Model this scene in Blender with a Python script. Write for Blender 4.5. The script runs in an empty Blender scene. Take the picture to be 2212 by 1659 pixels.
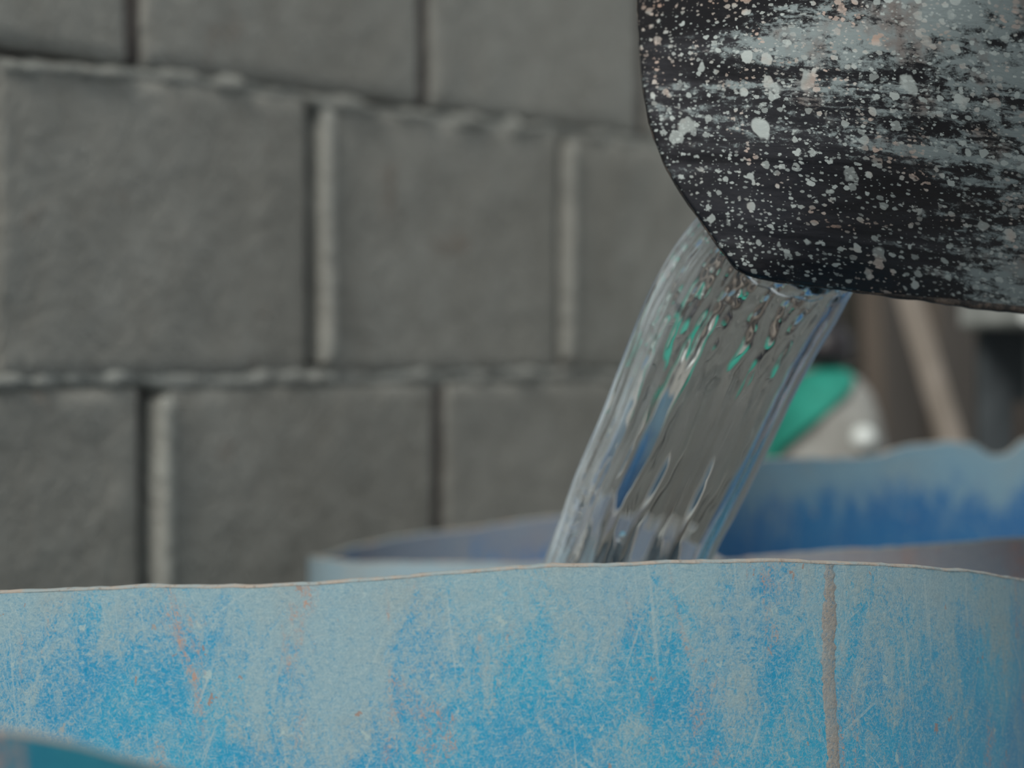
import bpy, bmesh, math, random
from mathutils import Vector, noise
random.seed(7)
SC = bpy.context.scene
COL = SC.collection
F = 7000.0          # focal length in pixels of the 2212 x 1659 frame
CX, HY = 1106.0, 760.0   # principal column, horizon row
CAMZ = 0.8195

# ------------------------------------------------------------------ camera, sky, sun, exposure
cam_d = bpy.data.cameras.new('camera'); cam = bpy.data.objects.new('camera', cam_d); COL.objects.link(cam)
cam.location = (0, 0, CAMZ); cam.rotation_euler = (math.pi/2, 0, 0)
cam_d.sensor_width = 36.0; cam_d.lens = F/2212*36.0
cam_d.shift_y = -(829.5-HY)/2212
cam_d.clip_start = 0.02
cam_d.dof.use_dof = True; cam_d.dof.focus_distance = 1.28; cam_d.dof.aperture_fstop = 8.0
SC.camera = cam

W = bpy.data.worlds.new('world'); SC.world = W; W.use_nodes = True
bg = W.node_tree.nodes['Background']
bg.inputs[0].default_value = (0.90, 0.97, 1.0, 1); bg.inputs[1].default_value = 0.46

sun_d = bpy.data.lights.new('sun', 'SUN'); sun = bpy.data.objects.new('sun', sun_d); COL.objects.link(sun)
sun_d.energy = 2.8; sun_d.angle = math.radians(24); sun_d.color = (1.0, 0.955, 0.88)
sun.rotation_euler = Vector((0.32, 0.74, -0.60)).to_track_quat('-Z', 'Y').to_euler()

SC.view_settings.view_transform = 'Standard'; SC.view_settings.look = 'None'
SC.view_settings.gamma = 1.0; SC.view_settings.use_curve_mapping = False
SC.view_settings.exposure = 0.12

# ------------------------------------------------------------------ helpers
def P(px, py, Y):
    """pixel of the photograph at depth Y -> world point"""
    return Vector(((px-CX)/F*Y, Y, CAMZ+(HY-py)/F*Y))

def obj(name, verts, faces, material, parent=None, smooth=True, uvs=None):
    me = bpy.data.meshes.new(name); me.from_pydata([tuple(v) for v in verts], [], faces); me.update()
    if uvs is not None:
        uvl = me.uv_layers.new(name='UVMap')
        for poly in me.polygons:
            for li in poly.loop_indices:
                uvl.data[li].uv = uvs[me.loops[li].vertex_index]
    if smooth:
        me.polygons.foreach_set('use_smooth', [True]*len(me.polygons))
    if material: me.materials.append(material)
    o = bpy.data.objects.new(name, me); COL.objects.link(o)
    if parent: o.parent = parent
    return o

def empty(name, loc=(0, 0, 0)):
    o = bpy.data.objects.new(name, None); COL.objects.link(o); o.location = loc; o.empty_display_size = .05
    return o

def tag(o, label, cat, group=None):
    o['label'] = label; o['category'] = cat
    if group: o['group'] = group
    return o

def fix_normals(o):
    bm = bmesh.new(); bm.from_mesh(o.data); bmesh.ops.recalc_face_normals(bm, faces=bm.faces); bm.to_mesh(o.data); bm.free()

class Mat:
    """small node builder"""
    def __init__(s, name, **kw):
        s.m = bpy.data.materials.new(name); s.m.use_nodes = True; s.nt = s.m.node_tree
        s.b = s.nt.nodes['Principled BSDF']
        for k, v in kw.items(): s.b.inputs[k.replace('_', ' ')].default_value = v
        s.tc = s.nt.nodes.new('ShaderNodeTexCoord')
        s.uv = s.tc.outputs['UV']; s.ob = s.tc.outputs['Object']
    def put(s, sock, v):
        if hasattr(v, 'is_output'): s.nt.links.new(v, sock)
        elif isinstance(v, (tuple, list)) and len(v) == 3 and sock.type == 'RGBA': sock.default_value = (*v, 1)
        else: sock.default_value = v
    def math(s, op, a, b=0.0, clamp=False):
        n = s.nt.nodes.new('ShaderNodeMath'); n.operation = op; n.use_clamp = clamp
        s.put(n.inputs[0], a); s.put(n.inputs[1], b); return n.outputs[0]
    def mapv(s, vec, scale=(1, 1, 1), loc=(0, 0, 0), rot=(0, 0, 0)):
        n = s.nt.nodes.new('ShaderNodeMapping'); s.put(n.inputs[0], vec)
        n.inputs['Scale'].default_value = scale; n.inputs['Location'].default_value = loc; n.inputs['Rotation'].default_value = rot
        return n.outputs[0]
    def noise(s, vec, scale, detail=4, rough=.55, dist=0.0):
        n = s.nt.nodes.new('ShaderNodeTexNoise'); s.put(n.inputs['Vector'], vec)
        n.inputs['Scale'].default_value = scale; n.inputs['Detail'].default_value = detail
        n.inputs['Roughness'].default_value = rough; n.inputs['Distortion'].default_value = dist
        return n.outputs['Fac']
    def voro(s, vec, scale, rnd=1.0):
        n = s.nt.nodes.new('ShaderNodeTexVoronoi'); s.put(n.inputs['Vector'], vec); n.voronoi_dimensions = '2D'
        n.inputs['Scale'].default_value = scale; n.inputs['Randomness'].default_value = rnd
        return n.outputs['Distance'], n.outputs['Color']
    def step(s, v, a, b, lo=0.0, hi=1.0):
        n = s.nt.nodes.new('ShaderNodeMapRange'); n.interpolation_type = 'SMOOTHSTEP'; s.put(n.inputs[0], v)
        n.inputs[1].default_value = a; n.inputs[2].default_value = b; n.inputs[3].default_value = lo; n.inputs[4].default_value = hi
        return n.outputs[0]
    def mix(s, f, a, b):
        n = s.nt.nodes.new('ShaderNodeMix'); n.data_type = 'RGBA'
        s.put(n.inputs[0], f); s.put(n.inputs[6], a); s.put(n.inputs[7], b); return n.outputs[2]
    def sep(s, v):
        n = s.nt.nodes.new('ShaderNodeSeparateXYZ'); s.put(n.inputs[0], v); return n.outputs
    def bump(s, h, strength=.3, dist=.002):
        n = s.nt.nodes.new('ShaderNodeBump'); s.put(n.inputs['Height'], h)
        n.inputs['Strength'].default_value = strength; n.inputs['Distance'].default_value = dist
        s.nt.links.new(n.outputs[0], s.b.inputs['Normal'])
    def color(s, c): s.put(s.b.inputs['Base Color'], c)

# ------------------------------------------------------------------ materials
def drum_mat(name, blue, dust, clay, off=(0, 0, 0), dusty=0.0, claylev=.60, rimw=.03, rimk=.26, coarse=1.0, soft=.24):
    m = Mat(name, Roughness=.55)
    uv = m.mapv(m.uv, loc=off)
    v = m.sep(m.uv)[1]
    big = m.noise(m.mapv(uv, (1, .5, 1)), 9*coarse, 4, .6, .8)
    mid = m.noise(m.mapv(uv, (1, .5, 1)), 60*coarse, 6, .7, 1.2)
    fine = m.noise(m.mapv(uv, (1, .75, 1)), 430, 4, .75, 2.2)
    rim = m.math('POWER', 2.718, m.math('MULTIPLY', v, -1/rimw))
    a = m.math('ADD', m.math('MULTIPLY', big, 1.0), m.math('MULTIPLY', mid, .95))
    a = m.math('ADD', a, m.math('MULTIPLY', fine, 1.0))
    a = m.math('ADD', a, m.math('MULTIPLY', rim, rimk))
    mask = m.step(a, 1.50-soft-dusty, 1.50+soft-dusty)
    tone = m.noise(uv, 16, 3, .5)
    blu = m.mix(m.step(tone, .38, .66), blue, (blue[0]*1.4+.004, blue[1]*1.28, blue[2]*1.1))
    dst = m.mix(m.step(m.noise(m.mapv(uv, loc=(2, 7, 0)), 22, 4, .6), .42, .68), dust, (dust[0]*1.12, dust[1]*.95, dust[2]*.86))
    c = m.mix(m.math('MULTIPLY', mask, .86), blu, dst)
    # thin pale scratches, several directions
    for rot, sc, th in ((.10, (330, 9, 1), .66), (-.35, (300, 14, 1), .69), (.9, (260, 12, 1), .70), (-1.0, (420, 16, 1), .70)):
        sn = m.noise(m.mapv(m.mapv(uv, rot=(0, 0, rot)), sc), 1.0, 2, .5, .35)
        c = m.mix(m.step(sn, th, th+.05, 0, .55), c, (dust[0]*1.25, dust[1]*1.15, dust[2]*1.1))
    for rot, k in ((.35, 1), (-.8, 1.25), (1.45, .9)):
        fb = m.noise(m.mapv(m.mapv(uv, rot=(0, 0, rot)), (1500*k, 330*k, 1)), 1.0, 2, .6, .8)
        c = m.mix(m.step(fb, .56, .66, 0, .42), c, (dust[0]*1.3, dust[1]*1.2, dust[2]*1.14))
        c = m.mix(m.step(fb, .40, .32, 0, .30), c, (blue[0], blue[1]*.75, blue[2]*.75))
    # clay smears and crumbs
    cl = m.noise(m.mapv(uv, (1.5, .42, 1), (3.3, 1.7, 0)), 22*coarse, 7, .72, .6)
    cm = m.math('MULTIPLY', m.step(cl, claylev, claylev+.12), m.step(fine, .42, .60))
    c = m.mix(m.math('MULTIPLY', cm, .85), c, clay)
    w = m.mapv(uv, (1, .7, 1), rot=(0, 0, .3))
    n = m.nt.nodes.new('ShaderNodeTexNoise'); m.put(n.inputs['Vector'], w); n.inputs['Scale'].default_value = 400; n.inputs['Detail'].default_value = 3
    vm = m.nt.nodes.new('ShaderNodeVectorMath'); vm.operation = 'MULTIPLY_ADD'
    m.put(vm.inputs[0], n.outputs['Color']); vm.inputs[1].default_value = (.007, .007, 0); m.put(vm.inputs[2], w)
    dd, dc = m.voro(vm.outputs[0], 175)
    keep = m.math('GREATER_THAN', m.math('ADD', m.sep(dc)[0], m.math('MULTIPLY', cl, .5)), 1.13)
    sp = m.math('MULTIPLY', m.step(m.math('SUBTRACT', m.math('MULTIPLY', m.sep(dc)[1], .26), dd), 0, .05), keep)
    c = m.mix(m.math('MULTIPLY', sp, .75), c, m.mix(m.step(m.sep(dc)[2], .4, .6), (clay[0]*.7, clay[1]*.8, clay[2]*.9), (dust[0]*1.3, dust[1]*1.2, dust[2]*1.1)))
    m.color(c)
    m.put(m.b.inputs['Roughness'], m.step(mask, 0, 1, .45, .85))
    m.bump(m.math('ADD', m.math('MULTIPLY', fine, .5), m.math('MULTIPLY', mid, .5)), .45, .0012)
    return m.m

M = {}
CLAY = (.42, .215, .135)
M['drum'] = drum_mat('scuffed_blue_plastic', (.005, .235, .435), (.255, .365, .40), CLAY, (0, 0, 0), -.13, .54, .03, .34, 1.0, .16)
M['drum_back'] = drum_mat('dust_coated_blue_plastic', (.03, .12, .28), (.27, .29, .32), (.40, .17, .10), (5.2, 2.1, 0), .30, .50, .06, .2, .8)
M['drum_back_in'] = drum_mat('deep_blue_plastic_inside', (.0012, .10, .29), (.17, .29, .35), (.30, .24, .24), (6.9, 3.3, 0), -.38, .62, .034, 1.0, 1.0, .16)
M['pail'] = drum_mat('stained_blue_plastic', (.02, .22, .46), (.30, .40, .44), (.42, .30, .26), (9.4, 4.0, 0), .28, .55, .05, .2, 1.4)
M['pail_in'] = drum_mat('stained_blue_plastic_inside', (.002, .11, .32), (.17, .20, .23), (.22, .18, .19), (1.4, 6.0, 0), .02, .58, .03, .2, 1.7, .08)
M['drum_near'] = drum_mat('teal_blue_plastic', (.001, .135, .215), (.02, .20, .27), (.55, .22, .09), (2.2, 8.8, 0), -.25, .54, .006, .3, 1.1)

def rim_mat():
    m = Mat('sawn_rim_plastic', Roughness=.9)
    n = m.noise(m.ob, 90, 5, .7); f = m.noise(m.ob, 420, 3, .6)
    c = m.mix(m.step(n, .40, .62), (.25, .30, .31), (.33, .29, .25))
    c = m.mix(m.step(f, .55, .75, 0, .6), c, (.16, .12, .09)); m.color(c); m.bump(f, .5, .001); return m.m
M['rim'] = rim_mat()

def seam_mat():
    m = Mat('mortar_smear_on_seam', Roughness=.9)
    f = m.noise(m.ob, 800, 4, .75); g = m.noise(m.ob, 60, 4, .6)
    c = m.mix(m.step(g, .35, .65), (.26, .245, .225), (.22, .27, .29))
    c = m.mix(m.step(f, .48, .62, 0, .6), c, (.33, .33, .31)); c = m.mix(m.step(f, .46, .36, 0, .7), c, (.07, .20, .31)); m.color(c); m.bump(f, .5, .001); return m.m
M['seam'] = seam_mat()

def bucket_mat():
    m = Mat('black_rubber_with_mortar_splashes', Roughness=.5)
    uv = m.uv
    # density of the splashes: streaks that run round the wall, thicker towards the base
    v = m.sep(uv)[1]
    streak = m.noise(m.mapv(uv, (.20, 1.5, 1)), 34, 5, .62, .5)
    fine = m.math('ADD', m.math('MULTIPLY', m.noise(m.mapv(uv, (.30, 1.0, 1)), 300, 5, .75, .6), .55), m.math('MULTIPLY', m.noise(m.mapv(uv, (.75, 1.0, 1)), 210, 6, .8, .4), .50))
    patch = m.noise(m.mapv(uv, (.45, 1, 1), (1.35, .3, 0)), 13, 3, .5, .3)
    base = m.mix(m.step(streak, .40, .66), (.010, .010, .013), (.040, .041, .049))
    a = m.math('ADD', m.math('MULTIPLY', streak, 1.0), m.math('MULTIPLY', patch, .55))
    a = m.math('ADD', a, m.math('MULTIPLY', fine, 1.15))
    u = m.sep(uv)[0]
    diag = m.math('ADD', m.math('MULTIPLY', u, .8), m.math('MULTIPLY', v, .8))
    a = m.math('ADD', a, m.step(diag, .03, .15, -.10, .17))
    a = m.math('ADD', a, m.step(v, -.005, .022, .17, .0))
    smear = m.step(a, 1.40, 1.54)
    c = m.mix(m.math('MULTIPLY', smear, .85), base, m.mix(m.step(m.noise(uv, 45, 4, .6), .5, .66), (.30, .36, .37), (.24, .22, .21)))
    tint = m.noise(uv, 30, 3, .6)
    peach = m.mix(m.step(tint, .50, .64), (.50, .56, .55), (.58, .46, .40))
    rust = m.step(m.noise(m.mapv(uv, (.4, 1.3, 1), (7.7, 2, 0)), 22, 4, .6), .53, .64)
    peach = m.mix(m.math('MULTIPLY', rust, .8), peach, (.42, .24, .165))
    for sc, keepth, rad, amt, sx in ((48, .72, .27, .85, 1.0), (90, .66, .30, .9, .95), (170, .60, .34, .9, .85), (330, .54, .38, .85, .65), (640, .50, .40, .8, .55)):
        w = m.mapv(uv, (sx, 1, 1), (sc*.013, sc*.029, 0))
        n = m.nt.nodes.new('ShaderNodeTexNoise'); m.put(n.inputs['Vector'], w); n.inputs['Scale'].default_value = sc*2.2; n.inputs['Detail'].default_value = 2
        vm = m.nt.nodes.new('ShaderNodeVectorMath'); vm.operation = 'MULTIPLY_ADD'
        m.put(vm.inputs[0], n.outputs['Color']); vm.inputs[1].default_value = (.5/sc, .5/sc, 0); m.put(vm.inputs[2], w)
        d, col = m.voro(vm.outputs[0], sc)
        s3 = m.sep(col)
        th = m.math('SUBTRACT', keepth+.53, m.math('MULTIPLY', a, .40))
        keep = m.math('GREATER_THAN', s3[0], th)
        r = m.math('MULTIPLY', m.math('ADD', m.math('MULTIPLY', m.math('POWER', s3[1], 1.6), .75), .25), rad)
        dot = m.math('MULTIPLY', m.step(m.math('SUBTRACT', r, d), 0, .06), keep)
        c = m.mix(m.math('MULTIPLY', dot, m.math('ADD', m.math('MULTIPLY', s3[2], .5), amt-.45)), c, peach)
    # a few fine scratches
    for rot, th in ((.5, .735), (1.1, .74)):
        sn = m.noise(m.mapv(m.mapv(uv, rot=(0, 0, rot)), (260, 9, 1)), 1.0, 2, .5, .3)
        c = m.mix(m.step(sn, th, th+.04, 0, .5), c, (.25, .28, .28))
    m.color(c)
    m.put(m.b.inputs['Roughness'], m.step(a, 1.1, 1.6, .38, .8))
    m.bump(m.math('ADD', m.math('MULTIPLY', streak, .5), m.math('MULTIPLY', fine, .5)), .35, .0015)
    return m.m
M['bucket'] = bucket_mat()

def lip_mat():
    m = Mat('crusted_bucket_lip', Roughness=.6)
    n = m.noise(m.ob, 140, 5, .7); g = m.noise(m.ob, 40, 3, .6)
    c = m.mix(m.step(n, .45, .68), (.012, .012, .013), (.11, .085, .07))
    c = m.mix(m.step(g, .60, .70, 0, .7), c, (.20, .13, .09)); m.color(c); m.bump(n, .7, .002); return m.m
M['lip'] = lip_mat()

def block_mat(name, c1, c2, stain=(.20, .135, .095), bs=.8):
    m = Mat(name, Roughness=.95)
    oi = m.nt.nodes.new('ShaderNodeObjectInfo').outputs['Random']
    geo = m.nt.nodes.new('ShaderNodeNewGeometry').outputs['Position']
    big = m.noise(geo, 5, 4, .6); mid = m.noise(geo, 34, 6, .66, .5); fine = m.noise(geo, 130, 4, .65)
    c = m.mix(m.step(m.math('ADD', m.math('MULTIPLY', big, .6), m.math('MULTIPLY', mid, .5)), .40, .70), c1, c2)
    c = m.mix(m.math('MULTIPLY', oi, .22), c, (c2[0]*1.15, c2[1]*1.15, c2[2]*1.18))
    c = m.mix(m.step(m.noise(geo, 17, 4, .6), .61, .75, 0, .45), c, stain)
    c = m.mix(m.step(fine, .60, .75, 0, .35), c, (.10, .10, .09))
    m.color(c)
    m.bump(m.math('ADD', m.math('MULTIPLY', mid, 1.0), m.math('MULTIPLY', fine, .5)), bs, .014)
    return m.m
M['block'] = block_mat('grey_concrete_block', (.275, .265, .232), (.36, .355, .32))
M['mortar'] = block_mat('pale_mortar', (.31, .305, .275), (.42, .43, .395), bs=.8)
M['bed'] = block_mat('grey_bed_mortar', (.29, .285, .255), (.38, .385, .35))
M['core'] = block_mat('shade_dark_joint_mortar', (.07, .058, .05), (.11, .095, .085))  # recessed mortar, with the shadow of the gaps put into its dark colour
M['ground'] = block_mat('dusty_concrete_ground', (.17, .155, .135), (.24, .225, .20))

def water_mat():
    m = Mat('clear_water', Roughness=0.0, IOR=1.333)
    m.b.inputs['Transmission Weight'].default_value = 1.0
    m.b.inputs['Base Color'].default_value = (.97, .985, .99, 1)
    # sky reflection and glints painted as pale streaks along the flow, densest in the left flank and along the right rope
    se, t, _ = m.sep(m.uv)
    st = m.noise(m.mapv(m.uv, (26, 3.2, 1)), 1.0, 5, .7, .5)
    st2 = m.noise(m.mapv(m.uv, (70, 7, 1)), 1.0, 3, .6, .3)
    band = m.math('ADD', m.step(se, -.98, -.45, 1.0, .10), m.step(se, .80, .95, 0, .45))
    sky_glint = m.math('MULTIPLY', m.step(m.math('ADD', m.math('MULTIPLY', st, .6), m.math('MULTIPLY', st2, .5)), .46, .72), band)
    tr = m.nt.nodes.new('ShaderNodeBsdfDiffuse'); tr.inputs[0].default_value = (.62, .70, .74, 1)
    mx = m.nt.nodes.new('ShaderNodeMixShader'); m.put(mx.inputs[0], m.math('MULTIPLY', sky_glint, .62))
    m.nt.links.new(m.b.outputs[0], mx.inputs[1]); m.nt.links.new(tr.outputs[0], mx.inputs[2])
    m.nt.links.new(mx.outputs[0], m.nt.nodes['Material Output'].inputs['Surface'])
    return m.m
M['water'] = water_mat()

def plain(name, c1, c2, scale=30, rough=.7, stretch=(1, 1, 1), bs=.2):
    m = Mat(name, Roughness=rough)
    n = m.noise(m.mapv(m.ob, stretch), scale, 5, .6, .4); m.color(m.mix(m.step(n, .35, .65), c1, c2)); m.bump(n, bs, .002); return m.m
M['board_shade_dark'] = plain('dark_brown_shade_board', (.050, .040, .033), (.085, .068, .055), 18, .85, (1, 1, .12))  # wall shade put into the browns of the added boards
M['board_shade_mid'] = plain('brown_shade_board', (.085, .070, .058), (.13, .108, .09), 18, .85, (1, 1, .12))
M['wood_pale'] = plain('pale_weathered_wood', (.17, .148, .125), (.22, .195, .17), 18, .85, (1, 1, .12))
M['green'] = plain('green_cloth', (.012, .22, .165), (.016, .27, .205), 25, .8)
M['greybag'] = plain('pale_grey_sacking', (.24, .24, .225), (.30, .305, .29), 22, .8)
M['black'] = plain('dark_glazed', (.014, .012, .015), (.03, .026, .03), 30, .4)
M['white'] = plain('white_plastic', (.62, .68, .67), (.72, .77, .76), 12, .25)
M['tabletop'] = plain('white_painted_top', (.42, .45, .44), (.52, .55, .54), 12, .5)
M['steel'] = plain('blue_grey_painted_steel', (.035, .045, .052), (.05, .062, .07), 20, .5)

# ------------------------------------------------------------------ ground and block wall
def box(name, material, parent, x0, x1, y0, y1, z0, z1, bev=0.0, seg=2):
    bm = bmesh.new(); bmesh.ops.create_cube(bm, size=1)
    for v in bm.verts:
        v.co = ((x0+x1)/2+v.co.x*(x1-x0), (y0+y1)/2+v.co.y*(y1-y0), (z0+z1)/2+v.co.z*(z1-z0))
    if bev: bmesh.ops.bevel(bm, geom=bm.edges[:], offset=bev, segments=seg, affect='EDGES', profile=.5)
    me = bpy.data.meshes.new(name); bm.to_mesh(me); bm.free(); me.materials.append(material)
    o = bpy.data.objects.new(name, me); COL.objects.link(o)
    if parent: o.parent = parent
    return o

g = box('floor', M['ground'], None, -1.2, 2.2, -.5, 5.2, -.05, 0)
g['kind'] = 'structure'

# wall frame: u runs along the wall (away to the right), w is the outward normal
WO = Vector((-.307, 1.944, 0)); WU = Vector((.453, .8915, 0)).normalized(); WN = Vector((WU.y, -WU.x, 0))
WANG = math.atan2(WU.y, WU.x)
S0, S1, NROW, RH, BL = -1.05, 3.6, 9, .2, .3893
# core of recessed mortar behind the block faces (face at local y = +.016 because local -y is the outward normal)
wall = box('wall_left', M['core'], None, S0, S1, .0125, .19, 0, NROW*RH)
wall.location = WO; wall.rotation_euler = (0, 0, WANG); wall['kind'] = 'structure'
rowoff = {3: .1687, 5: .147, 4: .3785}
def block_face(name, s0, s1, z0, z1, left_ch, parent, seed, material):
    """rough-faced block: a displaced front grid with rounded arrises and returns running back into the mortar"""
    nx, nz = 22, 12
    V = []; Fc = []
    def ch(d, w):   # depth lost at distance d from an arris of width w
        return 0.0 if d >= w else w*(1-math.sqrt(max(0, 1-(1-d/w)**2)))
    for j in range(nz+1):
        for i in range(nx+1):
            fi = i/nx; fj = j/nz
            # crowd lines to the edges
            a = .5-.5*math.cos(math.pi*fi); b = .5-.5*math.cos(math.pi*fj)
            x = s0+(s1-s0)*a; z = z0+(z1-z0)*b
            dep = max(ch(x-s0, left_ch), ch(s1-x, .006), ch(z-z0, .004), ch(z1-z, .005))
            q = Vector((x, seed*3.1, z))
            inner = min(1, min(x-s0, s1-x, z-z0, z1-z)/.02+.25)
            n = noise.fractal(q*26, 1, 2, 5)*.0030*inner + noise.noise(q*6)*.0016
            edge = noise.noise(q*60+Vector((5, 0, 2)))*.0016
            if i in (0, nx): x += edge
            if j in (0, nz): z += edge*.6
            V.append((x, dep-n, z))
    def idx(i, j): return j*(nx+1)+i
    for j in range(nz):
        for i in range(nx): Fc.append((idx(i, j), idx(i+1, j), idx(i+1, j+1), idx(i, j+1)))
    ring = [idx(i, 0) for i in range(nx)]+[idx(nx, j) for j in range(nz)]+[idx(nx-i, nz) for i in range(nx)]+[idx(0, nz-j) for j in range(nz)]
    base = len(V)
    for r in ring: V.append((V[r][0], .03, V[r][2]))
    n = len(ring)
    for k in range(n): Fc.append((ring[(k+1) % n], ring[k], base+k, base+(k+1) % n))
    o = obj(name, V, Fc, material, parent)
    return o
for r in range(NROW):
    off = rowoff.get(r, .16 if r % 2 else .3785)
    k = math.floor((S0-off)/BL)
    while True:
        a = off+k*BL; b = a+BL
        k += 1
        if b < S0+.06: continue
        if a > S1-.06: break
        def kind(c):   # which look the upright joint at c has
            if r == 4: return 'L' if .1 < c < 1.0 else 'D'
            if r == 3: return 'L' if 0 < c < .3 else 'D'
            return 'D'
        ka, kb_ = kind(a), kind(b)
        aa = max(a+(.014 if ka == 'L' else .009), S0); bb = min(b-((.005 if (r == 4 and .7 < b < .8) else .016) if kb_ == 'L' else .009), S1)
        block_face('concrete_block', aa, bb, r*RH+.0025, (r+1)*RH-.0025, .005, wall, r*17.3+k*5.7, M['block'])
        if a > S0+.03:
            if ka == 'L': block_face('upright_mortar', a+.002, a+.0165, r*RH+.012, (r+1)*RH-.010, .006, wall, r*7.3+k*2.7, M['mortar']).location.y = -.0068
            else: block_face('upright_mortar', a-.012, a+.012, r*RH+.004, (r+1)*RH-.003, .001, wall, r*7.3+k*2.7, M['core']).location.y = .003  # flush fill whose dark colour paints the shadow in the joint
# squeezed mortar along the bed joints, and pale beads in some upright joints
def bead(name, pts, rad, depth, seed, mat):
    """lumpy half-round strip that follows pts (x,z); sits in the joint and stands a little proud"""
    V = []; Fc = []; m = 7
    n = len(pts)
    for i, (x, z) in enumerate(pts):
        t = Vector((pts[min(i+1, n-1)][0]-pts[max(i-1, 0)][0], 0, pts[min(i+1, n-1)][1]-pts[max(i-1, 0)][1])).normalized()
        s = Vector((-t.z, 0, t.x))
        q = Vector((x*38, seed, z*38))
        rr = rad*(.55+.9*abs(noise.noise(q))+.55*abs(noise.noise(q*2.7)))
        pr = depth*(-.15+2.4*max(0, noise.noise(q*.8+Vector((3, 1, 0)))+.2)+1.2*noise.noise(q*2.3))
        for k in range(m):
            a = math.pi*k/(m-1)
            wob = noise.noise(Vector((x*120, k*1.3+seed, z*120)))*rad*.25
            V.append((x+s.x*(rr*math.cos(a)), .012-(pr+.012)*math.sin(a)+wob*.4, z+s.z*(rr*math.cos(a)+wob)))
    for i in range(n-1):
        for k in range(m-1): Fc.append((i*m+k, (i+1)*m+k, (i+1)*m+k+1, i*m+k+1))
    o = obj(name, V, Fc, mat, wall); fix_normals(o); return o
for r in range(1, NROW):
    pts = []
    n = 620
    for i in range(n):
        x = S0+.02+(S1-S0-.04)*i/(n-1)
        pts.append((x, r*RH+.005*noise.noise(Vector((x*5, r*3.3, 0)))+.003*noise.noise(Vector((x*31, r*1.3, 0)))-(.004 if r == 5 else 0)))
    bead('bed_mortar', pts, .0078, .0024 if r == 4 else .0034, r*7.7, M['mortar'] if r == 4 else M['bed'])

# ------------------------------------------------------------------ cut drums
def cyl_hit(px, c, r, far=False):
    d = Vector(((px-CX)/F, 1.0)); c2 = Vector(c)
    a = d.dot(d); b = -2*d.dot(c2); cc = c2.dot(c2)-r*r
    disc = b*b-4*a*cc
    disc = max(disc, 0)
    t = (-b+(1 if far else -1)*math.sqrt(disc))/(2*a)
    return d*t
def rim_keys(c, r, near=(), far=(), extra=()):
    """pixel rows of the sawn rim -> (angle, height) keys"""
    out = []
    for pts, fr in ((near, False), (far, True)):
        for px, py in pts:
            q = cyl_hit(px, c, r, fr)
            out.append((math.atan2(q.y-c[1], q.x-c[0]), CAMZ+(HY-py)/F*q.y))
    out += [(math.radians(a), CAMZ-h) for a, h in extra]
    out = sorted(((a+2*math.pi) % (2*math.pi), h) for a, h in out)
    return out
def rim_eval(keys, a):
    a = a % (2*math.pi); n = len(keys)
    for i in range(n):
        a0, h0 = keys[i]; a1, h1 = keys[(i+1) % n]
        if i == n-1: a1 += 2*math.pi
        aa = a+2*math.pi if (i == n-1 and a < a0) else a
        if a0 <= aa <= a1:
            hp = keys[(i-1) % n]; hn = keys[(i+2) % n]
            ap = hp[0]-(2*math.pi if hp[0] > a0 else 0); an = hn[0]
            while an < a1: an += 2*math.pi
            t = (aa-a0)/max(a1-a0, 1e-6); w = a1-a0
            m0 = (h1-hp[1])/max(a1-ap, 1e-6)*w; m1 = (hn[1]-h0)/max(an-a0, 1e-6)*w
            lim = 1.5*abs(h1-h0)+.0005
            m0 = max(-lim, min(lim, m0)); m1 = max(-lim, min(lim, m1))
            return (2*t**3-3*t*t+1)*h0+(t**3-2*t*t+t)*m0+(-2*t**3+3*t*t)*h1+(t**3-t*t)*m1
    return keys[0][1]
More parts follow.
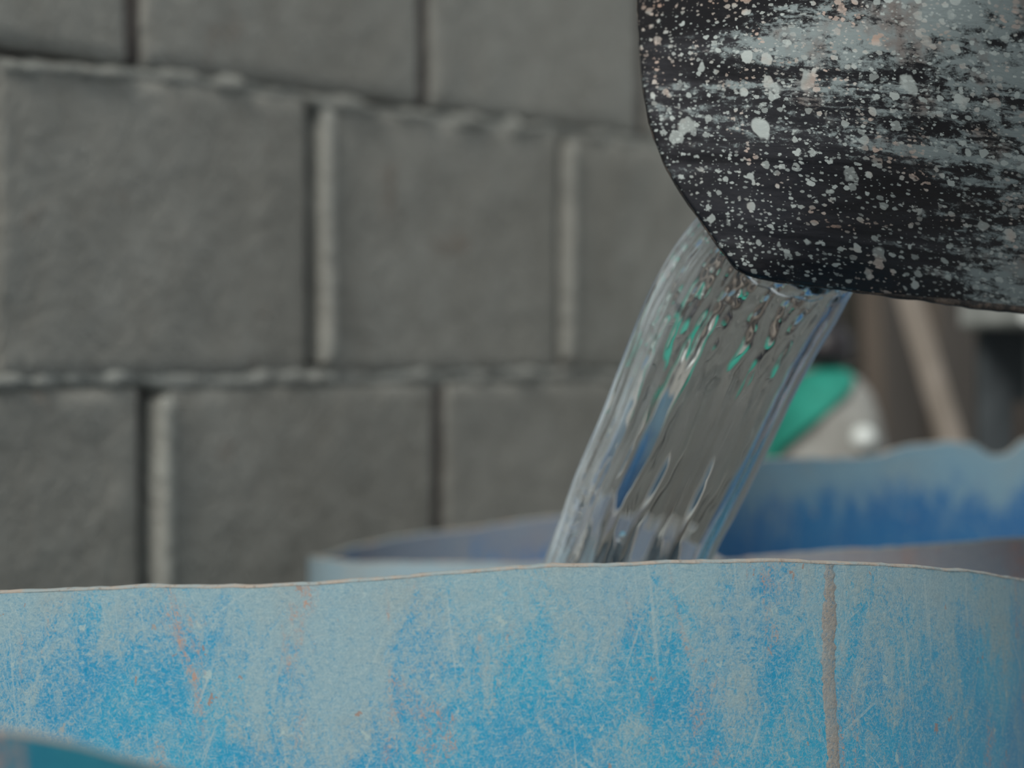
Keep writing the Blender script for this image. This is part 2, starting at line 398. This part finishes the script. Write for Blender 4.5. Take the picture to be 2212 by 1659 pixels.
def drum(name, c, r, keys, material, th=.0045, seg=360, wob=.0009, seed=0.0, bulge=.004, inner=None):
    root = empty(name, (c[0], c[1], 0))
    depths = [0, .002, .005, .01, .02, .035, .055, .08, .11, .15, .2, .27, .36]
    H = []
    for i in range(seg):
        a = 2*math.pi*i/seg
        q = Vector((math.cos(a)*r*30, math.sin(a)*r*30, seed))
        H.append(rim_eval(keys, a)+noise.noise(q)*wob+noise.noise(q*4)*wob*.5)
    def rad(a, z): # slightly out-of-round, old plastic
        return r+bulge*noise.noise(Vector((math.cos(a)*1.1, math.sin(a)*1.1, z*1.3+seed)))*.6
    V = []; Fc = []; UV = []
    rows = len(depths)+2
    for i in range(seg+1):
        a = 2*math.pi*i/seg; h = H[i % seg]
        zs = [h-d for d in depths if h-d > .08]+[.03, 0.0]
        while len(zs) < rows: zs.insert(-2, (zs[-3]+zs[-2])/2)
        for j, z in enumerate(zs):
            rr = rad(a, z)-(.012 if j == rows-1 else 0)
            V.append((math.cos(a)*rr, math.sin(a)*rr, z)); UV.append((a*r, h-z))
    for i in range(seg):
        for j in range(rows-1):
            Fc.append((i*rows+j, i*rows+j+1, (i+1)*rows+j+1, (i+1)*rows+j))
    b0 = len(V); V.append((0, 0, .0)); UV.append((0, .7))
    for i in range(seg): Fc.append((i*rows+rows-1, b0, (i+1)*rows+rows-1))
    # inner wall
    i0 = len(V)
    for i in range(seg+1):
        a = 2*math.pi*i/seg; h = H[i % seg]
        zs = [h-d for d in depths if h-d > .08]+[.03, .006]
        while len(zs) < rows: zs.insert(-2, (zs[-3]+zs[-2])/2)
        for j, z in enumerate(zs):
            rr = rad(a, z)-th
            V.append((math.cos(a)*rr, math.sin(a)*rr, z)); UV.append((a*r+3.1, h-z))
    for i in range(seg):
        for j in range(rows-1):
            Fc.append((i0+i*rows+j, i0+(i+1)*rows+j, i0+(i+1)*rows+j+1, i0+i*rows+j+1))
    b1 = len(V); V.append((0, 0, .006)); UV.append((3, .7))
    for i in range(seg): Fc.append((i0+i*rows+rows-1, i0+(i+1)*rows+rows-1, b1))
    sh = obj('shell', V, Fc, material, root, uvs=UV)
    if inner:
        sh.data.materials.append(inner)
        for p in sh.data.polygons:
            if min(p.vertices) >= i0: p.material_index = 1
    # sawn edge
    V = []; Fc = []
    prof = [(.0001, -.0006), (.0002, -.0001), (-.0007, .0005), (-th*.5, .0007), (-th+.0007, .0005), (-th-.0002, -.0001), (-th-.0001, -.0006)]
    for i in range(seg):
        a = 2*math.pi*i/seg; h = H[i]
        for k, (dr, dz) in enumerate(prof):
            rg = .0003*noise.noise(Vector((i*.9, k*.7, seed)))
            rr = rad(a, h)+dr+rg
            V.append((math.cos(a)*rr, math.sin(a)*rr, h+dz+rg))
    m = len(prof)
    for i in range(seg):
        j = (i+1) % seg
        for k in range(m-1): Fc.append((i*m+k, i*m+k+1, j*m+k+1, j*m+k))
    e = obj('sawn_rim', V, Fc, M['rim'], root); fix_normals(e)
    return root, rad, H

# the drum being filled
FC, FR = (-.049, 1.5), .29
near = [(0, 1281), (100, 1277), (200, 1272), (350, 1268), (480, 1267), (560, 1267), (640, 1261), (800, 1251), (930, 1243),
        (1100, 1229), (1200, 1221), (1330, 1217), (1420, 1214), (1600, 1214), (1800, 1216), (1950, 1222), (2080, 1233), (2200, 1250)]
fk = rim_keys(FC, FR, near, extra=((10, .118), (35, .132), (65, .142), (90, .145), (120, .143), (150, .136), (180, .127)))
fd, frad, fH = drum('plastic_drum', FC, FR, fk, M['drum'], seed=1.3)
tag(fd, 'large scuffed blue plastic drum in front, filled by the falling water', 'drum', 'blue plastic drums')
# moulding seam down the drum, smeared with mortar
q = cyl_hit(1792, FC, FR); sa = math.atan2(q.y-FC[1], q.x-FC[0])
V = []; Fc = []; n = 360
h0 = rim_eval(fk, sa)
for i in range(n):
    z = h0-.0008-.30*i/(n-1)
    w = .0030+.0013*noise.noise(Vector((0, 2.2, z*40)))+.0007*noise.noise(Vector((3, 2.2, z*260)))+min(.0012, (h0-z)*.012)
    jit = (.0014*noise.noise(Vector((7, 1, z*420))), .0014*noise.noise(Vector((9, 4, z*420))))
    ac = sa+(.0035*noise.noise(Vector((4, 0, z*16)))+.012*(h0-z))/FR
    for k in range(7):
        t = -1+k/3
        a = ac+(t*w+(jit[0] if t < -.5 else jit[1] if t > .5 else 0))/FR
        rr = frad(a, z)+.00035*math.sqrt(max(0, 1-t*t))-.00005+.00015*noise.noise(Vector((k, 0, z*200)))
        V.append((math.cos(a)*rr, math.sin(a)*rr, z))
for i in range(n-1):
    for k in range(6): Fc.append((i*7+k, i*7+k+1, (i+1)*7+k+1, (i+1)*7+k))
so = obj('mould_seam', V, Fc, M['seam'], fd); fix_normals(so)
so['label'] = 'grey-brown mortar-smeared seam down the drum'

# drum behind on the right
BC, BR = (.388, 1.955), .28
bk = rim_keys(BC, BR, near=[(1540, 1203), (1700, 1196), (1900, 1184), (2050, 1174), (2212, 1164)],
              far=[(1560, 1010), (1640, 992), (1760, 990), (1880, 985), (1950, 965), (2030, 956), (2100, 960), (2140, 984), (2175, 980), (2215, 948)],
              extra=((-60, .10), (-20, .10), (20, .085), (45, .075)))
bd, _, _ = drum('plastic_drum', BC, BR, bk, M['drum_back'], seed=4.4, inner=M['drum_back_in'])
tag(bd, 'dusty dark blue drum behind the pouring water, its inside wall in view at right', 'drum', 'blue plastic drums')

# narrow drum between the front drum and the wall
AC, AR = (-.0115, 2.10), .1205
ak = rim_keys(AC, AR, near=[(690, 1207), (760, 1213), (900, 1216), (1065, 1217), (1200, 1215), (1400, 1190)],
              far=[(700, 1198), (760, 1180), (900, 1155), (1000, 1143), (1100, 1129), (1200, 1117), (1330, 1112), (1420, 1125)])
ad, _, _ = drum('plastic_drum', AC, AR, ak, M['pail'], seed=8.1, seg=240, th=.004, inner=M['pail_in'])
tag(ad, 'small pale stained blue drum standing against the block wall, left of the water', 'drum', 'blue plastic drums')

# drum nearest the camera, only its rim at the lower left
NC, NR = (-.205, 1.0), .15
nk = rim_keys(NC, NR, near=[(-330, 1540), (-180, 1555), (0, 1581), (100, 1600), (200, 1622), (300, 1645), (400, 1668), (520, 1700), (650, 1740)],
              extra=((20, .15), (90, .16), (150, .13), (190, .118)))
nd, _, _ = drum('plastic_drum', NC, NR, nk, M['drum_near'], seed=12.6, seg=240)
tag(nd, 'dark teal drum rim at the lower left corner, nearest of all', 'drum', 'blue plastic drums')

# ------------------------------------------------------------------ black bucket
BM = Vector((-.33, .80, -.50)).normalized()      # way the mouth points
P0 = P(1610, 592, 1.33)
def on_plane(px, py):
    d = P(px, py, 1.0)-Vector((0, 0, CAMZ))
    o = Vector((0, 0, CAMZ))
    return o+d*((P0-o).dot(BM)/d.dot(BM))
rimpx = [(1376, -40), (1379, 60), (1386, 160), (1402, 260), (1432, 345), (1470, 412), (1508, 468), (1552, 530), (1586, 575), (1612, 592), (1650, 602), (1720, 612),
         (1850, 629), (2000, 645), (2212, 668), (2420, 682), (2570, 664), (2650, 590), (2690, 440), (2720, 150), (2735, -200), (2710, -480),
         (2600, -640), (2350, -720), (2000, -730), (1680, -690), (1500, -600), (1420, -440), (1388, -240)]
ctrl = [on_plane(*p) for p in rimpx]
loop = []
nC = len(ctrl)
for i in range(nC):
    p0, p1, p2, p3 = ctrl[i-1], ctrl[i], ctrl[(i+1) % nC], ctrl[(i+2) % nC]
    steps = max(4, int((p2-p1).length/.0035))
    # centripetal-like tangents
    t1 = (p2-p0)*((p2-p1).length/max((p2-p0).length, 1e-6)); t2 = (p3-p1)*((p2-p1).length/max((p3-p1).length, 1e-6))
    for k in range(steps):
        t = k/steps
        loop.append((2*t**3-3*t*t+1)*p1+(t**3-2*t*t+t)*t1+(-2*t**3+3*t*t)*p2+(t**3-t*t)*t2)
cen = sum(loop, Vector())/len(loop)
arc = [0.0]
for i in range(len(loop)): arc.append(arc[-1]+(loop[(i+1) % len(loop)]-loop[i]).length)
root = empty('black_bucket', cen)
nL = len(loop)
smooth = [loop]
for _ in range(60):
    L0 = smooth[-1]
    for _k in range(4): L0 = [(L0[i-2]+L0[i-1]*2+L0[i]*2+L0[(i+1) % len(L0)]*2+L0[(i+2) % len(L0)])/8 for i in range(len(L0))]
    smooth.append(L0)
levels = [0, .002, .006, .012, .02, .03, .045, .06, .08, .1, .12, .145, .17, .2, .23, .26, .285, .30, .31, .315]
V = []; Fc = []; UV = []
for j, d in enumerate(levels):
    e = max(0, (d-.27)/.045)
    sc = 1-.20*d/.315-.16*(1-math.sqrt(max(0, 1-e*e)))
    for i in range(nL+1):
        p = smooth[min(60, int(d*420))][i % nL]
        w = p-cen
        q = cen+w*sc-BM*d-cen
        q += w.normalized()*(.0012*noise.noise((p-BM*d*.6)*24)*min(1, d/.01))
        V.append(q); g_ = q+cen-P0; UV.append((g_.x-.25*g_.y, g_.z+.10*g_.x))
for j in range(len(levels)-1):
    for i in range(nL):
        a = j*(nL+1)+i; Fc.append((a, a+1, a+nL+2, a+nL+1))
lastv = (len(levels)-1)*(nL+1)
V.append(-BM*.315); UV.append((.1, .2))
for i in range(nL): Fc.append((lastv+i, lastv+i+1, len(V)-1))
bs = obj('bucket_wall', V, Fc, M['bucket'], root, uvs=UV)
bm = bmesh.new(); bm.from_mesh(bs.data); bmesh.ops.recalc_face_normals(bm, faces=bm.faces)
# make normals point away from the axis
f0 = bm.faces[:]; s = sum(f.normal.dot(f.calc_center_median()+BM*.15) for f in f0)
if s < 0: bmesh.ops.reverse_faces(bm, faces=bm.faces)
bm.to_mesh(bs.data); bm.free()
sm = bs.modifiers.new('thickness', 'SOLIDIFY'); sm.thickness = .0035; sm.offset = -1
# lip bead, thicker along the lower edge
V = []; Fc = []; m = 8
for i in range(nL):
    p = loop[i]; t = (loop[(i+1) % nL]-loop[i-1]).normalized(); w = (p-cen).normalized(); w = (w-t*w.dot(t)).normalized()
    px = p.x/p.y*F+CX
    rr = .0014+.0016*max(0, min(1, (px-1800)/350))
    rr *= 1+.35*noise.noise(p*160)
    for k in range(m):
        a = 2*math.pi*k/m
        V.append(p+w*(math.cos(a)*rr-.0014)+BM*(math.sin(a)*rr+.0005)-cen)
for i in range(nL):
    j = (i+1) % nL
    for k in range(m): Fc.append((i*m+k, i*m+(k+1) % m, j*m+(k+1) % m, j*m+k))
lo = obj('lip', V, Fc, M['lip'], root); fix_normals(lo)
lo['label'] = 'brown-crusted lip of the bucket'
tag(root, 'black rubber bucket splashed with pale mortar, tipped to pour water', 'bucket')

# ------------------------------------------------------------------ falling water
Lc = [(1700, 345), (1640, 372), (1570, 408), (1508, 468), (1455, 536), (1406, 625), (1370, 710), (1335, 800), (1301, 890), (1271, 960), (1241, 1030), (1215, 1105), (1195, 1160), (1174, 1215), (1120, 1400), (1050, 1750)]
Rc = [(2010, 470), (1955, 515), (1900, 560), (1845, 628), (1810, 690), (1762, 770), (1716, 855), (1671, 950), (1626, 1040), (1588, 1115), (1560, 1165), (1538, 1212), (1520, 1255), (1500, 1300), (1440, 1480), (1370, 1790)]
def interp(pts, t):
    n = len(pts)-1; x = t*n; i = min(int(x), n-1); f = x-i
    p0, p1, p2, p3 = (Vector(pts[max(i-1, 0)]), Vector(pts[i]), Vector(pts[i+1]), Vector(pts[min(i+2, n)]))
    return .5*((2*p1)+(p2-p0)*f+(2*p0-5*p1+4*p2-p3)*f*f+(3*p1-p0-3*p2+p3)*f**3)
NA, NT = 150, 330
def sheet(t):
    l = interp(Lc, t); r = interp(Rc, t)
    drop = max(0, (l.y-440)/800)
    Y = 1.392+.105*min(1.6, drop)**.65
    return P(l.x, l.y, Y-.004), P(r.x, r.y, Y+.004)
V = []; Fc = []; UW = []
for it in range(NT+1):
    t = it/NT
    A, B = sheet(t)
    A2, B2 = sheet(min(1, t+.004)); A1, B1 = sheet(max(0, t-.004))
    tan = ((A2+B2)-(A1+B1)).normalized(); wd = (B-A); wl = wd.length; wd.normalize()
    nr = wd.cross(tan).normalized()
    if nr.y > 0: nr = -nr                 # towards the camera
    early = math.exp(-max(0, t-.2)*5.5)
    ring = []
    for side in (1, -1):
        for k in range(NA+1):
            s = -1+2*k/NA
            if side < 0: s = -s
            se = math.sin(s*math.pi/2) # crowd the points to the edges
            base = (A+B)/2+wd*(se*wl/2)
            edge = math.sqrt(max(0, 1-abs(se)**5))
            T = .0040+.0032*math.exp(-((se-.87)/.09)**2)-.0022*max(0, min(1, (-.25-se)/.6))
            x = se*wl/2
            # rippling: ropes that follow the flow, choppier near the lip
            q1 = Vector((x*150, t*2.6+side*7, 1.1)); q2 = Vector((x*420, t*7.5+side*3, 4.2)); q3 = Vector((x*190, t*30, 9+side*2))
            rp = noise.noise(q1)*.0009+noise.noise(q2)*.00024*(.6+early)+noise.noise(q3)*.0009*early
            left = math.exp(-((se+.86)/.13)**2)
            rp += noise.noise(Vector((x*520, t*4.5, 2+side)))*.0008*left+noise.noise(Vector((x*300, t*46, 6+side)))*.0011*left*(.3+early)
            cf = max(0, min(1, (t-.22)/.2))
            calm = 1-cf*(1-(.16+.84*min(1, abs(se-.22)/.7)**2))
            bow = -.020*(1-abs(se)**2.3)     # arched round the lip corner, flanks turned away
            V.append(base+nr*(side*T*edge+rp*calm*edge-bow)); UW.append((se, t))
M2 = 2*(NA+1)
for it in range(NT):
    for k in range(M2):
        k2 = (k+1) % M2
        Fc.append((it*M2+k, it*M2+k2, (it+1)*M2+k2, (it+1)*M2+k))
Fc.append(tuple(range(M2))); Fc.append(tuple(NT*M2+k for k in range(M2)))
wroot = empty('water_stream', P(1350, 1215, 1.49))
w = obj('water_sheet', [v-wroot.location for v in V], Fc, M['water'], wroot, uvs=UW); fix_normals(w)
bm = bmesh.new(); bmesh.ops.create_uvsphere(bm, u_segments=20, v_segments=14, radius=.0019)
for v in bm.verts:
    v.co.z *= 1.7 if v.co.z > 0 else 1.0
    v.co.x += v.co.z*.3
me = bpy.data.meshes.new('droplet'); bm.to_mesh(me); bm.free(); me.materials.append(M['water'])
me.polygons.foreach_set('use_smooth', [True]*len(me.polygons))
dr = bpy.data.objects.new('droplet', me); COL.objects.link(dr); dr.parent = wroot; dr.location = P(1346, 1158, 1.474)-wroot.location
tag(wroot, 'clear rippling sheet of water falling from the black bucket', 'water')

# ------------------------------------------------------------------ things in the blurred background at right
# tied grey bundle with a green cloth over it
SB = P(1795, 900, 2.80); sx, sy = SB.x, SB.y
prof = [(0, CAMZ-.012), (.010, CAMZ-.014), (.024, CAMZ-.022), (.035, CAMZ-.036), (.043, CAMZ-.056), (.049, CAMZ-.085), (.060, CAMZ-.13), (.072, CAMZ-.2),
        (.080, CAMZ-.3), (.084, CAMZ-.45), (.084, CAMZ-.65), (.078, .06), (.066, .0), (0, 0)]
def lathe(name, prof, material, parent, seg=48, lump=0.0, seed=0, off=0.0, a0=0, a1=2*math.pi, rows=None):
    # refine profile
    pr = []
    for i in range(len(prof)-1):
        for k in range(4):
            t = k/4; pr.append((prof[i][0]+(prof[i+1][0]-prof[i][0])*t, prof[i][1]+(prof[i+1][1]-prof[i][1])*t))
    pr.append(prof[-1])
    V = []; Fc = []; n = len(pr)
    for i in range(seg):
        a = 2*math.pi*i/seg
        for r_, z in pr:
            k = 1+lump*noise.noise(Vector((math.cos(a)*1.6, math.sin(a)*1.6, z*18+seed)))
            V.append((math.cos(a)*r_*k, math.sin(a)*r_*k, z))
    for i in range(seg):
        j = (i+1) % seg
        for k in range(n-1): Fc.append((i*n+k, i*n+k+1, j*n+k+1, j*n+k))
    o = obj(name, V, Fc, material, parent)
    bm = bmesh.new(); bm.from_mesh(o.data); bmesh.ops.remove_doubles(bm, verts=bm.verts, dist=1e-5); bmesh.ops.recalc_face_normals(bm, faces=bm.faces); bm.to_mesh(o.data); bm.free()
    return o
bundle = empty('grey_bundle', (sx, sy, 0))
lathe('sack', prof, M['greybag'], bundle, lump=.10, seed=3)
def prof_r(z):
    for i in range(len(prof)-1):
        (r0, z0), (r1, z1) = prof[i], prof[i+1]
        if z1 <= z <= z0: return r0+(r1-r0)*(z0-z)/max(z0-z1, 1e-6)
    return 0.0
# cloth hanging over the left shoulder of the bundle
V = []; Fc = []; nu, nv = 28, 18
for j in range(nv+1):
    f = j/nv; z = CAMZ-.0125-.085*f
    aL = math.radians(-205+8*f); aR = math.radians(-30-118*min(1, f*1.15)**.8)
    for i in range(nu+1):
        a = aL+(aR-aL)*i/nu
        r_ = prof_r(z)*1.08+.0045+.0018*noise.noise(Vector((a*3, z*60, 0)))
        V.append((math.cos(a)*r_, math.sin(a)*r_, z))
for j in range(nv):
    for i in range(nu): Fc.append((j*(nu+1)+i, j*(nu+1)+i+1, (j+1)*(nu+1)+i+1, (j+1)*(nu+1)+i))
gc = obj('green_cloth', V, Fc, M['green'], bundle); gm = gc.modifiers.new('thickness', 'SOLIDIFY'); gm.thickness = .002; gm.offset = 1
gc['label'] = 'bright green cloth over the bundle'
kp = P(1852, 944, 2.80)
kb = lathe('white_knob', [(0, .011), (.006, .0098), (.010, .005), (.0112, 0), (.010, -.005), (.006, -.0098), (0, -.011)], M['white'], bundle, seg=24)
kb.location = (kp.x-sx, -.050, kp.z); kb['label'] = 'shiny white round knob'
tag(bundle, 'pale grey rounded bundle with a green cloth and white knob, behind the drums', 'bundle')
jar = lathe('dark_jar', [(0, 0), (.016, 0), (.022, .006), (.024, .016), (.022, .027), (.015, .034), (.014, .040), (.016, .042), (.012, .042), (.011, .036), (0, .036)], M['black'], None, seg=32)
jar.location = (P(1784, 790, 2.80).x, sy, CAMZ-.0128)
tag(jar, 'small near-black rounded jar on top of the grey bundle', 'jar')

# boards added along the wall, their dark browns stand for its shade
ORD = ('nearest the water', 'second from the water', 'third from the water', 'fourth from the water', 'fifth from the water', 'farthest from the water')
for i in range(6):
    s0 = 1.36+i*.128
    mat = (M['board_shade_mid'], M['board_shade_mid'], M['board_shade_dark'], M['board_shade_dark'], M['board_shade_mid'], M['board_shade_dark'])[i % 6]
    b = box('shade_board', mat, None, 0, .118, -.012, .012, 0, 1.12+.1*math.sin(i*2.3), .003)
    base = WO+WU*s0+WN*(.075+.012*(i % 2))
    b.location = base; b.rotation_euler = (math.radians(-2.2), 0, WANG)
    tag(b, 'dark brown board added for the shaded wall below the bucket, '+ORD[i], 'board', 'added boards standing for the shaded wall')
# pale pole leaning in front of them
a = Vector((.560, 2.50, 0)); top = P(1862, 300, 3.02)
V = []; Fc = []
ax = (top-a).normalized(); sd = ax.cross(Vector((0, 1, 0))).normalized(); sd2 = ax.cross(sd)
n = 30
for i in range(n+1):
    c = a+(top-a)*i/n
    for k in range(8):
        an = 2*math.pi*k/8+math.pi/8
        r_ = .0125*(1+.12*noise.noise(Vector((k, i*.4, 0))))
        V.append(c+sd*math.cos(an)*r_*1.0+sd2*math.sin(an)*r_*.7-a)
for i in range(n):
    for k in range(8): Fc.append((i*8+k, i*8+(k+1) % 8, (i+1)*8+(k+1) % 8, (i+1)*8+k))
Fc.append(tuple(range(8))); Fc.append(tuple(n*8+k for k in range(8)))
po = obj('wooden_pole', V, Fc, M['wood_pale'], None, smooth=False); fix_normals(po); po.location = a
tag(po, 'pale brown pole leaning at a slant beside the grey bundle', 'pole')

# table with a white top, its corner showing under the bucket
tb = empty('table', (.705, 2.53, 0))
tz = CAMZ+.019
box('tabletop', M['tabletop'], tb, -.335, .42, -.17, .15, tz, tz+.03, .004)
for x, y in ((-.31, -.145), (.39, -.145), (-.31, .125), (.39, .125)):
    box('leg', M['steel'], tb, x-.014, x+.014, y-.014, y+.014, 0, tz, .002)
box('apron', M['steel'], tb, -.31, .39, .118, .132, tz-.06, tz, .001)
tag(tb, 'white-topped table with dark blue-grey legs at the right edge, below the bucket', 'table')
